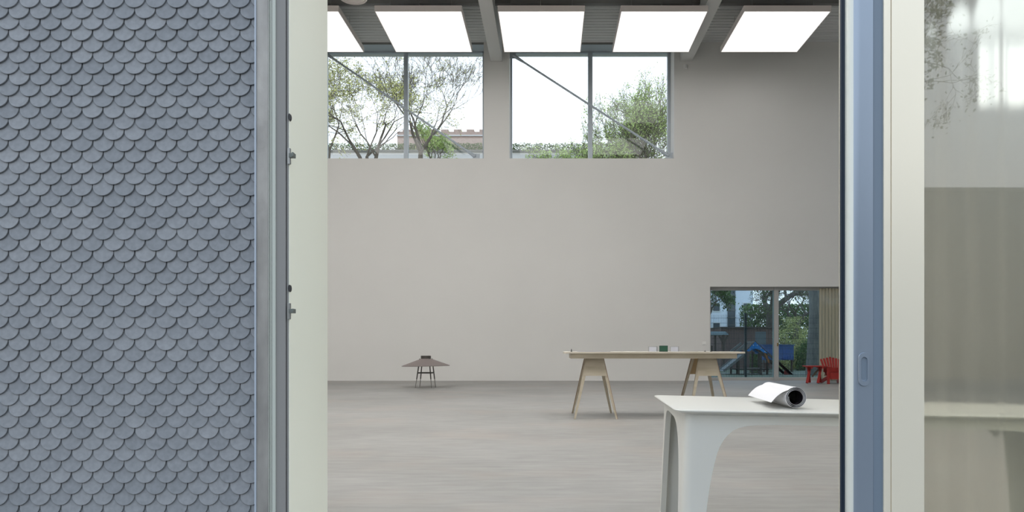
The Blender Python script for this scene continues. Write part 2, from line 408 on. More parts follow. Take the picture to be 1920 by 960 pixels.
# finger pull: stadium plate with a recessed cup
def stadium(cx, cz, hw, hh, n=10):
    pts = []
    for i in range(n+1): a = math.pi*i/n; pts.append((cx+hw*math.cos(a), cz+hh-hw+hw*math.sin(a)))
    for i in range(n+1): a = math.pi+math.pi*i/n; pts.append((cx+hw*math.cos(a), cz-hh+hw+hw*math.sin(a)))
    return pts
fc = P(1619.5, 692.5, ya)
fp = MB(); rings = [(.0208, .0615, .000), (.0190, .0600, -.005), (.0118, .0450, -.005), (.0108, .0435, -.0006)]
rr = [stadium(fc.x, fc.z, hw, hh) for hw, hh, _ in rings]; n = len(rr[0])
for ring, (_, _, d) in zip(rr, rings): fp.v += [Vector((x, ya+d, z)) for x, z in ring]
for k in range(3):
    for i in range(n): j = (i+1) % n; fp.f.append((k*n+j, k*n+i, (k+1)*n+i, (k+1)*n+j))
pull = fp.build('finger_pull', M['blue'], door, smooth=30)
cup = MB(); st = stadium(fc.x, fc.z, .0108, .0432)
st2 = stadium(fc.x, fc.z, .0084, .040)
cup.v += [Vector((x, ya-.0012, z)) for x, z in st]+[Vector((x, ya-.0003, z)) for x, z in st2]
for i in range(n): j = (i+1) % n; cup.f.append((j, i, n+i, n+j))
cup.f.append(tuple(range(n, 2*n)))
cup.build('pull_recess', M['blue2'], pull)
# pane
box(PX(1733,2.43), 4.3, 2.43, 2.436, .08, OZ-.1).build('pane', M['glassdoor'], door)
dr = MB(); dr.box(PX(1733,2.4), 4.3, 2.39, 2.5, 0, .08); dr.box(PX(1733,2.4), 4.3, 2.39, 2.5, OZ-.1, OZ-.02); dr.box(4.3, OXR-.01, 2.39, 2.5, 0, OZ-.02)
dr.build('outer_rail', M['white_al'], door)
# gathered sheer curtain behind the glass
def curtain(x0, x1, y, z0, z1, pitch, amp, seed):
    r = random.Random(seed); m = MB(); n = int((x1-x0)/pitch*10); cols = []
    ph = 0
    for i in range(n+1):
        x = x0+(x1-x0)*i/n; ph += 2*math.pi/10*r.uniform(.75, 1.3)
        cols.append((x, amp*math.sin(ph)*r.uniform(.8, 1.05), .25*amp*math.sin(ph*.5+1)))
    zz = [z0, z0+(z1-z0)*.33, z0+(z1-z0)*.66, z1]
    for j, z in enumerate(zz):
        for (x, a, b) in cols: m.v.append(Vector((x+b*(j-1.5)*.3, y+a*(1.1-.12*j), z)))
    N = n+1
    for j in range(3):
        for i in range(n): m.f.append((j*N+i, j*N+i+1, (j+1)*N+i+1, (j+1)*N+i))
    return m
curtain(PX(1715,2.7), 4.4, 2.7, .02, OZ-.05, .13, .013, 3).build('sheer_curtain', M['sheer'], smooth=180, loc=(2.4, 2.7, .0), label='sheer off-white floor-length curtain behind the sliding door glass at right', category='curtain')
curtain(PX(1536,23.05), PX(1612,23.05), 23.05, .02, D1[3]-.05, .11, .035, 5).build('beige_curtain', M['curtain'], smooth=180, loc=(9.8, 23.05, 0), label='beige gathered curtain beside the far glass door behind the red chair', category='curtain')

# ================================================================ windows of the back wall
YG = YW+.74
def hall_window(name, W, mull, rod):
    x0, x1, z0, z1 = W; z1 = ZC
    # frame bars, in front of the pane
    m = MB(); t = .09
    m.box(x0, x0+.06, YG-.06, YG+.06, z0, z1); m.box(x1-.11, x1, YG-.06, YG+.06, z0, z1)
    zt = PZ(100.5, YG)
    m.box(x0, x1, YG-.06, YG+.06, zt, zt+.06); m.box(x0, x1, YG-.06, YG+.06, z0, z0+.07)
    m.box(x0, x1, YG-.05, YG+.05, zt+.06, z1)
    fr = m.build(name, M['frame'], kind='structure')
    if mull:
        a, b = mull
        box(PX(a,YG-.1), PX(b,YG-.1), YG-.1, YG+.05, z0, zt).build('mullion', M['frame'], fr)
        box(x0+.06, PX(a,YG-.1), YG-.004, YG+.004, z0+.07, zt).build('pane', M['glass'], fr)
        box(PX(b,YG-.1), x1-.11, YG-.004, YG+.004, z0+.07, zt).build('pane', M['glass'], fr)
    else: box(x0+.06, x1-.11, YG-.004, YG+.004, z0+.07, zt).build('pane', M['glass'], fr)
    if rod:
        Y = YW+.28; a, b = P(*rod[0], Y), P(*rod[1], Y)
        q = MB().tube([a, b], .034, 10); rd = q.build('bracing_rod', M['frame'], fr)
        d = (b-a).normalized()
        for e, s in ((a, 1), (b, -1)):
            MB().tube([e+d*s*.04, e+d*s*.45], [.065, .04], 10).build('rod_sleeve', M['frame'], rd)
            box(e.x-.12, e.x+.12, Y-.02, Y+.02, e.z-.12, e.z+.12).build('gusset_plate', M['frame'], rd)
    return fr
hall_window('window_1', W1, (757, 764.8), ((606, 97), (893, 295)))
hall_window('window_2', W2, (1102.6, 1111), ((961, 103), (1255, 293)))
hall_window('window_3', W3, (1857, 1861), None)  # window added out of direct view for the glow through the sheer curtain
for W in (W1, W2):   # soffit strip above each window
    box(W[0], W[1], YW+.08, YG-.06, ZC-.012, ZC).build('soffit_panel', M['frame'], ceil)
# glazed door at the far right
Yd = YW+.20; Zt = D1[3]
d = MB(); A, B, C, E = PX(1332,Yd), PX(1451,Yd), PX(1459.5,Yd), PX(1612,Yd)
d.box(D1[0], D1[1], Yd, Yd+.1, PZ(544.5,Yd), Zt); d.box(D1[0], D1[1], Yd, Yd+.1, 0, PZ(707.5,Yd))
d.box(B, C, Yd-.03, Yd+.1, 0, Zt); d.box(E, D1[1], Yd, Yd+.1, 0, Zt); d.box(D1[0], A+.01, Yd, Yd+.1, 0, Zt)
dd = d.build('door_2', M['doorframe'], kind='structure')
box(D1[0]+.01, B, Yd+.03, Yd+.04, PZ(707.5,Yd), PZ(544.5,Yd)).build('pane', M['glasstint'], dd)
box(C, E, Yd+.06, Yd+.07, PZ(707.5,Yd), PZ(544.5,Yd)).build('pane', M['glasstint'], dd)
box(B-.035, B-.01, Yd-.005, Yd+.03, PZ(707.5,Yd), PZ(544.5,Yd)).build('glazing_bead', mat('teal_bead', lin(120,150,160), .4), dd)
box(PX(1456.3,Yd), PX(1458.2,Yd), Yd-.06, Yd-.03, PZ(649,Yd), PZ(643,Yd)).build('door_knob', mat('brass', lin(150,130,80), .4, .6), dd)

# ================================================================ ceiling lights
rowY = [18.96, 14.36, 9.76, 5.16]; H = 9.6; PL = 2.62
def light_panel(x0, x1, y0, label, grp, dm='diffdim'):
    z = EYE+H; t = thing('ceiling_light_panel', label, 'ceiling light', ((x0+x1)/2, y0+PL/2, z), grp)
    m = MB(); th = .165; e = .022
    m.box(x0, x1, y0, y0+e, z, z+th); m.box(x0, x1, y0+PL-e, y0+PL, z, z+th)
    m.box(x0, x0+e, y0+e, y0+PL-e, z, z+th); m.box(x1-e, x1, y0+e, y0+PL-e, z, z+th); m.box(x0+e, x1-e, y0+e, y0+PL-e, z+th-.02, z+th)
    m.build('housing', M['lampframe'], t)
    box(x0+e, x1-e, y0+e, y0+PL-e, z+.004, z+.012).build('diffuser', M[dm], t)
    h = MB()
    for dx in (.35, x1-x0-.35):
        for dy in (.4, PL-.4): h.tube([(x0+dx, y0+dy, z+th-.01), (x0+dx, y0+dy, ZC)], .006, 5)
    h.build('suspension_wires', M['steel'], t)
    return t
words = ['square white ceiling light panel, leftmost, cut off by the door jamb',
 'square white ceiling light panel hanging over the mullion of the left window',
 'square white ceiling light panel just right of the left roof beam',
 'square white ceiling light panel crossing in front of the right roof beam',
 'square white ceiling light panel before the blank wall, far right in the doorway view',
]
prot = None
for k, wd in enumerate(words):
    x0 = PX(471+231*k, 18.96)
    if prot is None: prot = light_panel(x0, x0+2.485, 18.96, wd, 'suspended square light panels')
    else:
        c = copy_tree(prot); c.location.x += 231*k*18.96/F; c['label'] = wd
prot2 = None
for r_ in rowY[:0:-1]:
    for k in range(-1, 5):
        if prot2 is None:
            prot2 = c = light_panel(PX(471, 18.96)-231*18.96/F, PX(471, 18.96)-231*18.96/F+2.485, r_, '', 'suspended square light panels', 'diff'); base2 = c.location.copy()
        elif r_ == rowY[1] and k == -1: prot3 = c = light_panel(base2.x-1.2425, base2.x+1.2425, r_, '', 'suspended square light panels', 'diffmid')
        elif k == 4: c = copy_tree(prot)
        elif r_ == rowY[1] or k == 3: c = copy_tree(prot3) if r_ == rowY[1] else copy_tree(prot2)
        else: c = copy_tree(prot2)
        c.location = base2+Vector((231*(k+1)*18.96/F, r_-rowY[-1], 0))
        c['label'] = 'square white ceiling light panel in the rows nearer the doorway'
# round disc near the top edge
t = thing('round_ceiling_lamp', 'round white disc hanging under the ceiling above the left window', 'ceiling lamp', P(661, -6, 17.5))
c = t.location.copy()
MB().lathe(c, [(0.001,.0), (.30,.0), (.31,-.015), (.36,-.01), (.365,.05), (.30,.07), (.001,.07)], 40).build('disc', M['lampframe'], t, smooth=30)
MB().lathe(c, [(.34,-.015), (.36,-.03), (.378,-.01), (.37,.01)], 40).build('rim', M['lampframe'], t, smooth=60)
MB().tube([(c.x, c.y, c.z+.06), (c.x, c.y, ZC)], .012, 6).build('stem', M['steel'], t)
# small sensor on the wall, wall switch
t = thing('wall_sensor', 'small grey sensor on the wall under the right roof beam end', 'sensor', P(1285, 127, YW))
c = t.location
MB().tube([(c.x, YW, c.z+.05), (c.x, YW-.12, c.z+.03), (c.x, YW-.14, c.z-.08)], [.03,.045,.05], 10).build('sensor_head', M['beam'], t)
box(c.x-.06, c.x+.06, YW-.015, YW, c.z-.02, c.z+.1).build('mount_plate', M['white'], t)
c = P(1320, 644, YW)
t = thing('wall_switch', 'small white switch plate on the wall beside the far glass door', 'switch', c)
box(c.x-.07, c.x+.07, YW-.012, YW, c.z-.06, c.z+.07).build('plate', M['white'], t, bevel=.003)
box(c.x-.04, c.x+.05, YW-.018, YW-.012, c.z-.05, c.z-.015).build('rocker', M['beam'], t)

# ================================================================ cone lamp on the floor
Y = 18.85; c = P(798.5, 727, Y); c.z = 0
t = thing('cone_shade_lamp', 'low floor lamp with a wide brown cone shade on four thin legs', 'floor lamp', c)
sp = F/Y; zr = PZ(685.5, Y); zt_ = PZ(672.5, Y); ztop = PZ(667, Y)
rb, rt = 44.6/sp, 9.4/sp
MB().lathe((c.x, Y, 0), [(rt, zt_+.0), (rb, zr), (rb-.004, zr-.012), (rt-.02, zt_-.03)], 48, tilt=.012/rb*.9).build('lamp_shade', M['shade'], t, smooth=25)
MB().lathe((c.x+.0, Y, 0), [(.001, ztop), (9.3/sp, ztop), (9.3/sp, zt_-.03), (.001, zt_-.03)], 32).build('shade_cap', M['shadecap'], t, smooth=30)
for sx, sy in ((-1,-1), (-1,1), (1,-1), (1,1)):
    bx, tx_ = {(-1,-1): (-.264,-.152), (1,-1): (.19,.116), (-1,1): (-.207,-.116), (1,1): (.245,.16)}[(sx, sy)]
    top = Vector((c.x+tx_, Y+sy*.10, zt_)); bot = Vector((c.x+bx, Y+sy*.17, 0))
    mid = bot.lerp(top, .30)
    lg = MB().tube([top, mid], [.016, .016], 8).build('leg', M['legdark'], t)
    MB().tube([mid, bot], [.012, .008], 8).build('leg_tip', M['leglight'], lg)
zb = PZ(699, Y); rg = MB()
q = [Vector((c.x+sx*.19, Y+sy*.14, zb)) for sx, sy in ((-1.12,-1),(.86,-1),(1.1,1),(-.86,1))]
for i in range(4): rg.obox(q[i], q[(i+1) % 4], .012, .035)
rg.build('brace_ring', M['legdark'], t)

# ================================================================ far trestle table
ZT = PZ(659.4, 10.9); Yf, Yb = 10.45, 11.35; Ym = 10.9
t = thing('trestle_table', 'long pale plywood trestle table in the middle of the hall', 'table', (PX(1228, Ym), Ym, 0))
xl, xr = PX(1057.5, Yf), PX(1398, Yf)
m = MB(); pl = [(xl, Yf+.02), (xl+.03, Yf), (xr-.03, Yf), (xr, Yf+.02), (xr, Yb-.02), (xr-.03, Yb), (xl+.03, Yb), (xl, Yb-.02)]
m.prism([(x, y, ZT-.028) for x, y in pl], (0, 0, .028)); m.build('tabletop', M['woodlight'], t, bevel=.003)
ap = MB(); za, zb = ZT-.03, PZ(672.3, Yf+.04)
xa, xb = PX(1070, Yf+.04), PX(1382, Yf+.04)
ap.box(xa, xb, Yf+.04, Yf+.07, zb, za); ap.box(xa, xb, Yb-.07, Yb-.04, zb, za); ap.box(xa, xa+.03, Yf+.07, Yb-.07, zb, za); ap.box(xb-.03, xb, Yf+.07, Yb-.07, zb, za)
ap.build('apron', M['wood'], t)
def trestle(cx):
    # front and back A-frame; tops close together, feet splayed
    for s in (-1, 1):
        yt = Ym+s*.27; yb = Ym+s*.49
        y_at = lambda z: yb+(yt-yb)*(z/zb)
        for q in (-1, 1):
            xt, xbm = cx+q*.145, cx+q*.345*1.0
            th = .028*s
            def X(z, o=0): return xbm+(xt-xbm)*(z/zb)+o
            lg = MB(); ztop = zb
            a = .055; b = .032
            lg.prism([(X(ztop), y_at(ztop), ztop), (X(ztop)-q*a*1.1, y_at(ztop), ztop), (X(0)-q*b, yb, 0), (X(0), yb, 0)], (0, .028, 0))
            leg = lg.build('leg', M['wood'], t)
            eg = MB(); eg.prism([(X(ztop)-q*.0, y_at(ztop)-.0006, ztop), (X(ztop)-q*.013, y_at(ztop)-.0006, ztop), (X(0)-q*.009, yb-.0006, 0), (X(0), yb-.0006, 0)], (0, .0293, 0))
            eg.build('leg_edge', M['woodedge'] if q*s < 0 else M['wood'], leg)
        zg = PZ(704.7, Yf+.1); o = -.012 if s < 0 else .030
        k = lambda z: .345+(.145-.345)*(z/zb)
        g_ = MB(); gz = zg
        g_.prism([(cx-k(gz)+.02, y_at(gz)+o, gz), (cx+k(gz)-.02, y_at(gz)+o, gz), (cx+k(zb)-.005, y_at(zb)+o, zb), (cx-k(zb)+.005, y_at(zb)+o, zb)], (0, .012, 0))
        g_.build('gusset_panel', M['wood'] if s < 0 else M['woodamber'], t)
trestle(PX(1116.5, 10.5)); trestle(PX(1330, 10.5))
# things on the trestle table
def clear_block(px, lab, Y=10.75):
    c = P(px, 0, Y); c.z = ZT; tt = thing('acrylic_block', lab, 'display block', c); hw = 7.8*Y/F; hh = PZ(649.5, Y)-ZT
    box(c.x-hw, c.x+hw, Y-.05, Y+.05, ZT, ZT+hh).build('block', M['clear'], tt)
    box(c.x-hw+.01, c.x+hw-.01, Y-.004, Y+.004, ZT+.004, ZT+hh-.01).build('inner_card', mat('pale_lilac_card', lin(232,233,240), .7), tt)
clear_block(1224, 'clear pale block left of the dark green block on the trestle table')
clear_block(1264.5, 'clear pale block right of the dark green block on the trestle table')
c = P(1244, 0, 10.7); c.z = ZT; hw = 7.4*10.7/F
tt = thing('green_block', 'dark green square block between two clear ones on the trestle table', 'display block', c)
box(c.x-hw, c.x+hw, 10.66, 10.74, ZT, ZT+.098).build('block_body', M['green'], tt, bevel=.002)
box(c.x-hw+.012, c.x+hw-.012, 10.656, 10.66, ZT+.012, ZT+.088).build('face_panel', mat('green_face', lin(36,84,66), .5), tt)
def sheet(x0, x1, y0, y1, lab, col, th=.004, lift=0):
    mm = MB(); n = 10
    for i in range(n+1):
        x = x0+(x1-x0)*i/n
        z = ZT+.001+lift*(2*i/n-1)**2
        for yy, zz in ((y0, z), (y1, z), (y1, z+th), (y0, z+th)): mm.v.append(Vector((x, yy, zz)))
    for i in range(n):
        for j in range(4): mm.f.append((i*4+j, i*4+(j+1) % 4, i*4+4+(j+1) % 4, i*4+4+j))
    mm.f += [(3,2,1,0), (n*4, n*4+1, n*4+2, n*4+3)]
    mm.build('drawing_sheet', col, loc=((x0+x1)/2, (y0+y1)/2, ZT), label=lab, category='drawing')
sheet(PX(1083,10.5), PX(1144,10.5), 10.47, 10.95, 'grey drawing sheet lying at the left end of the trestle table', mat('grey_sheet', lin(168,168,178), .8), .006)
sheet(PX(1282,10.5), PX(1308,10.5), 10.47, 10.8, 'small pale sheet lying right of the blocks on the trestle table', mat('pale_sheet', lin(196,192,186), .8), .004)
def small_figure(px, lab, h, r):
    c = P(px, 0, 10.7); c.z = ZT; tt = thing('small_object', lab, 'small object', c)
    MB().lathe((c.x, 10.7, ZT), [(.001,0), (r,0), (r*.8,h*.3), (r*.35,h*.5), (r*.5,h*.75), (r*.3,h), (.001,h)], 10).build('body', M['black'], tt, smooth=50)
    MB().lathe((c.x, 10.7, ZT), [(r*1.1,0), (r*1.15,.004), (r*.9,.006)], 10).build('foot_ring', M['black'], tt)
small_figure(1071.5, 'tiny black stand at the far left end of the trestle table', .045, .014)
small_figure(1322, 'tiny dark bead-like object near the right end of the trestle table', .022, .012)
small_figure(1333, 'tiny pale-topped object closest to the right end of the trestle table', .02, .014)

# ================================================================ near white table
TH = .80
def rounded(poly, r, seg=7):
    """returns list of corners' arc points: [[pts of corner0], ...]; poly counter-clockwise 2-D"""
    out = []; n = len(poly)
    for i in range(n):
        p0, p, p1 = Vector(poly[i-1]), Vector(poly[i]), Vector(poly[(i+1) % n])
        a = (p0-p).normalized(); b = (p1-p).normalized(); ang = a.angle(b); rad = r[i] if hasattr(r, '__len__') else r
        tlen = rad/math.tan(ang/2); c = p+(a+b).normalized()*(rad/math.sin(ang/2))
        s = p+a*tlen-c; e = p+b*tlen-c; A = math.atan2(s.y, s.x); B = math.atan2(e.y, e.x)
        while B < A: B += 2*math.pi
        out.append([c+Vector((math.cos(A+(B-A)*k/seg), math.sin(A+(B-A)*k/seg)))*rad for k in range(seg+1)])
    return out
def inset(poly, d):
    n = len(poly); out = []
    for i in range(n):
        p0, p, p1 = Vector(poly[i-1]), Vector(poly[i]), Vector(poly[(i+1) % n])
        e0 = (p-p0).normalized(); e1 = (p1-p).normalized(); n0 = Vector((-e0.y, e0.x)); n1 = Vector((-e1.y, e1.x))
        bis = (n0+n1); out.append(tuple(p+bis*(d/(1+n0.dot(n1)))))
    return out
TQ = [(.621, 3.29), (2.53, 2.88), (2.62, 3.60), (.677, 4.346)]   # counter-clockwise from front left
tab = thing('sculpted_white_table', 'white moulded table with arched shell legs, in the foreground at right', 'table', (1.5, 3.6, 0))
rings = []
for d_, z_ in ((.012, TH), (.003, TH-.002), (0, TH-.006), (.004, TH-.012), (.026, TH-.019), (.053, TH-.029)):
    rings.append([Vector((p.x, p.y, z_)) for cr in rounded(inset(TQ, d_), [.095-d_*.5, .06, .06, .026]) for p in cr])
m = MB(); n = len(rings[0])
for rg_ in rings: m.v += rg_
m.f.append(tuple(range(n)))
for k in range(len(rings)-1):
    for i in range(n): j = (i+1) % n; m.f.append((k*n+j, k*n+i, (k+1)*n+i, (k+1)*n+j))
m.f.append(tuple((len(rings)-1)*n+i for i in range(n-1, -1, -1)))
m.build('tabletop', M['tablewhite'], tab, smooth=35)
# shell body: four walls with arched openings, one continuous surface round the corners
CV = [(.105,0), (.112,.1), (.122,.2), (.136,.3), (.15,.38), (.165,.445), (.178,.495), (.193,.535), (.212,.57), (.236,.602), (.265,.628), (.3,.646), (.34,.657), (.40,.663), (.5,.668)]
CV = [(.088, 0)]+[(a_*.857, .80-.857*(.75-b_)) for a_, b_ in CV]
def body_cols(poly, r, off):
    """columns (x, y, z_low, nx, ny) around the outline"""
    arcs = rounded(poly, r, 8); cols = []; n4 = len(poly)
    for i in range(n4):
        a = arcs[i]; cen = (a[0]+a[-1])/2
        for p in a: cols.append((p, 0.0))
        p0 = a[-1]; p1 = arcs[(i+1) % n4][0]; L = (p1-p0).length; dr_ = (p1-p0)/L
        sc0, sc1 = (1, 1) if i in (0, 2) else ((.7, .55) if i == 1 else (.55, 1.5))
        rr0 = r
        for s_, z in CV:
            s = (s_-rr0*.8)*sc0
            if s < L*.48: cols.append((p0+dr_*s, z))
        for s_, z in reversed(CV):
            s = L-(s_-rr0*.8)*sc1
            if s > L*.52: cols.append((p0+dr_*s, z))
    return cols
bo = inset(TQ, .053); oc = body_cols(bo, .04, 0)
ic = []
cen = Vector((sum(p[0] for p in bo)/4, sum(p[1] for p in bo)/4))
N = len(oc); RW = 9; mo = MB()
def nrm(i):
    a = oc[(i-1) % N][0]; b = oc[(i+1) % N][0]; t_ = (b-a); t_.normalize(); return Vector((t_.y, -t_.x))
nr = [nrm(i) for i in range(N)]
top = TH-.026
for side in (0, 1):
    for j in range(RW+1):
        for i in range(N):
            p, zl = oc[i]; z = zl+(top-zl)*j/RW
            fl = .030*(1-z/top)**1.3
            q = p+nr[i]*(fl-(.032 if side else 0)); mo.v.append(Vector((q.x, q.y, z)))
for j in range(RW):
    for i in range(N):
        k = (i+1) % N; a = j*N
        mo.f.append((a+i, a+k, a+N+k, a+N+i)); b = (RW+1)*N+j*N; mo.f.append((b+k, b+i, b+N+i, b+N+k))
for i in range(N):
    k = (i+1) % N; b = (RW+1)*N; mo.f.append((k, i, b+i, b+k))
mo.build('arched_shell', M['tablewhite'], tab, smooth=38)

# paper roll on the near table
ax_f = Vector((PX(1492, 3.32), 3.32)); ax_b = Vector((1.26, 3.83))
axd = (ax_b-ax_f); Lr = axd.length; axd.normalize(); ux = Vector((axd.y, -axd.x))    # to the right
roll = thing('rolled_drawing', 'white paper drawing rolled up with a loose end, on the foreground table', 'paper roll', (ax_f.x, ax_f.y, TH))
prof = []
for i in range(90):   # from the inside out, ends up at 135 degrees
    f_ = i/89; ang = math.radians(135-360*2.9*(1-f_)); rad = .040+.023*f_**1.0
    prof.append((rad*math.cos(ang), .0635+rad*math.sin(ang)))
ex, ez = prof[-1]
for i in range(1, 13):
    f_ = i/12; prof.append((ex-.095*f_, ez-.072*f_-.016*math.sin(math.pi*f_)*-1*.8))
def sheet_along(pr, th, name, m_, y0, y1, par, skew=0):
    mm = MB(); n_ = len(pr); nn = []
    for i in range(n_):
        a = pr[max(i-1,0)]; b = pr[min(i+1,n_-1)]; dx, dz = b[0]-a[0], b[1]-a[1]; l = math.hypot(dx, dz) or 1; nn.append((-dz/l, dx/l))
    for k, yy in enumerate((y0, y1)):
        for o_ in (0, th):
            for (u, v_), (nx_, nz_) in zip(pr, nn):
                uu = u-nx_*-o_; vv = v_+nz_*o_
                uu *= .857; vv *= .857; w2 = ax_f+ux*uu+axd*yy
                mm.v.append(Vector((w2.x, w2.y, TH+.0015+vv)))
    for i in range(n_-1):
        mm.f.append((i, i+1, 2*n_+i+1, 2*n_+i)); mm.f.append((n_+i+1, n_+i, 3*n_+i, 3*n_+i+1))
        mm.f.append((i+1, i, n_+i, n_+i+1)); mm.f.append((2*n_+i, 2*n_+i+1, 3*n_+i+1, 3*n_+i))
    mm.f += [(0, 2*n_, 3*n_, n_), (n_-1, 2*n_-1, 4*n_-1, 3*n_-1)]
    return mm.build(name, m_, par, smooth=40)
sheet_along(prof, .0009, 'paper_sheet', M['paper'], 0, Lr, roll)
inner = [(p[0]*.965, .0635+(p[1]-.0635)*.965) for p in prof[:34]]
sheet_along(inner, .0006, 'printed_side', M['print'], .004, Lr-.004, roll)

# ================================================================ red chair and red table
Yc = 21.0; cx = PX(1567, Yc)
ch = thing('adirondack_chair', 'red slatted garden armchair in front of the beige curtain', 'chair', (cx, Yc, 0))
hw = .29
for i in range(7):   # fanned back slats
    k = i-3; xb = cx+k*.062; xt = cx+k*.096; h = .84-abs(k)*.022
    MB().prism([(xb-.026, Yc+.25, .28), (xb+.026, Yc+.25, .28), (xt+.036, Yc+.42, h-.02), (xt+.02, Yc+.425, h), (xt-.02, Yc+.425, h), (xt-.036, Yc+.42, h-.02)], (0, .02, 0)).build('back_slat', M['red'], ch)
for i in range(6):
    y = Yc-.25+i*.085; z = .34-i*.018; box(cx-hw+.02, cx+hw-.02, y, y+.07, z, z+.022).build('seat_slat', M['red'], ch)
for s in (-1, 1):
    box(cx+s*hw-.012-.03*(s < 0), cx+s*hw+.012+.03*(s > 0), Yc-.22, Yc-.13, 0, .52).build('leg', M['red'], ch)
    MB().obox((cx+s*(hw-.03), Yc-.28, .27), (cx+s*(hw-.03), Yc+.5, .04), .03, .11).build('side_rail', M['red'], ch)
    MB().prism([(cx+s*(hw+.05), Yc-.3, .52), (cx+s*(hw-.05), Yc-.3, .52), (cx+s*(hw-.03), Yc+.36, .52), (cx+s*(hw+.02), Yc+.36, .52)][::s], (0, 0, .025)).build('armrest', M['red'], ch)
box(cx-hw, cx+hw, Yc-.285, Yc-.262, .15, .34).build('front_apron', M['red'], ch)
box(cx-hw, cx+hw, Yc+.23, Yc+.25, .36, .50).build('back_rail', M['red'], ch)
Yt = 21.1; tx0, tx1 = PX(1509.5, Yt), PX(1543.5, Yt); ht = PZ(685.5, Yt)
rt_ = thing('red_side_table', 'low red wooden table with crossed legs beside the red armchair', 'side table', ((tx0+tx1)/2, Yt, 0))
for i in range(4): box(tx0, tx1, Yt-.24+i*.12, Yt-.135+i*.12, ht-.035, ht).build('top_board', M['red'], rt_)
for xx in (tx0+.13, tx1-.1):
    for s in (-1, 1):
        MB().obox((xx-s*.05, Yt-s*.05, ht-.04), (xx+s*.12-.03, Yt+s*.2, .03), .045, .07, (1,0,0)).build('leg', M['red'], rt_)
    box(xx-.03, xx+.03, Yt-.22, Yt+.22, ht-.09, ht-.035).build('cross_rail', M['red'], rt_)
MB().obox((tx1-.12, Yt-.02, ht-.07), (tx0+.22, Yt-.02, .22), .03, .05).build('diagonal_brace', M['playwood'], rt_)

# ================================================================ outside, beyond the back wall
box(-60, 60, YW+WT, 110, -.4, -.03).build('ground', M['ground'], kind='structure')
# mesh fence
Yf_ = 26.0; zf = PZ(590, Yf_)
fe = thing('mesh_fence', 'dark double-wire mesh fence outside the far glass door', 'fence', (9.5, Yf_, 0))
for px in (1248, 1398, 1548): box(PX(px-2,Yf_), PX(px+2,Yf_), Yf_-.03, Yf_+.05, -.05, zf+.06).build('fence_post', M['fence'], fe)
wm = MB(); x = PX(1270,Yf_)
while x < PX(1650,Yf_): wm.box(x-.004, x+.004, Yf_-.008, Yf_, 0, zf); x += .064
wm.build('vertical_wires', M['fence'], fe, kind='stuff')
wm = MB(); z = .1
while z < zf+.02: wm.box(PX(1270,Yf_), PX(1650,Yf_), Yf_-.016, Yf_-.008, z-.005, z+.005); z += .2
wm.build('horizontal_wires', M['fence'], fe, kind='stuff')
# climbing frame with the blue gable
Yp = 29.0; q = lambda x, y, Y=None: P(x, y, Y or Yp)
pg = thing('climbing_frame', 'wooden climbing frame with a spotted blue gable, ramp and slide behind the fence', 'playground equipment', (PX(1420,Yp), Yp, 0))
gb = [q(1416,641), q(1402,655.5), q(1400,658), q(1405,659), q(1410,655.5), q(1417,654), q(1425,656), q(1432,661), q(1441,663.5)]
for s in (0, 1.2):
    gp = MB().prism([p+Vector((0,s,0)) for p in gb[::-1]], (0, .04, 0)).build('gable_panel', M['playblue'], pg)
    for (px, py) in ((1412.5,647.5), (1420,647.5), (1405.5,654), (1427,653), (1434,659)):
        if s: break
        c_ = q(px, py); MB().prism([(c_.x+.024*math.cos(a*math.pi/4), Yp-.006, c_.z+.024*math.sin(a*math.pi/4)) for a in range(8)], (0,.006,0)).build('white_spot', M['white'], gp)
for a, b in (((1416,640.5),(1400,657.5)), ((1416,640.5),(1442,663.5))):
    A_, B_ = q(*a), q(*b); MB().prism([A_, B_, B_+Vector((0,1.25,0)), A_+Vector((0,1.25,0))], (0,0,.03)).build('roof_board', M['playwood'], pg)
for px, pt in ((1385,672), (1397,655), (1427,660), (1439,662)):
    for s in (0, 1.2): box(PX(px-1.6,Yp), PX(px+1.6,Yp), Yp+s, Yp+s+.08, -.03, PZ(pt,Yp)).build('post', M['playwood'], pg)
for a, b, mm_ in (((1357,696),(1396,664),M['playgrey']), ((1380,660),(1401,643),M['playgrey']), ((1441,664),(1489,707),M['playwood']), ((1456,676),(1488,706),M['playwood'])):
    for s in (0, .9): MB().obox(q(*a)+Vector((0,s,0)), q(*b)+Vector((0,s,0)), .05, .1).build('slope_rail', mm_, pg)
rm = MB(); A_, B_ = q(1357,697), q(1396,666); rm.prism([A_, B_, B_+Vector((0,.95,0)), A_+Vector((0,.95,0))], (0,0,.03)); rm.build('ramp_deck', M['playgrey'], pg)
MB().prism([q(1470,703), q(1485,703.5), q(1478,696), q(1472,691)], (0,.04,0)).build('slide_side', M['playred'], pg)
box(PX(1384,Yp), PX(1442,Yp), Yp, Yp+1.2, PZ(694,Yp), PZ(691.5,Yp)).build('deck', M['playwood'], pg)
MB().obox(q(1434,662), q(1442,680), .04, .07).build('curved_brace', M['orange'], pg)
for k in range(4): box(PX(1398,Yp), PX(1426,Yp), Yp+.01, Yp+.05, PZ(700-k*3.2,Yp), PZ(699-k*3.2,Yp)).build('ladder_rung', M['playgrey'], pg)
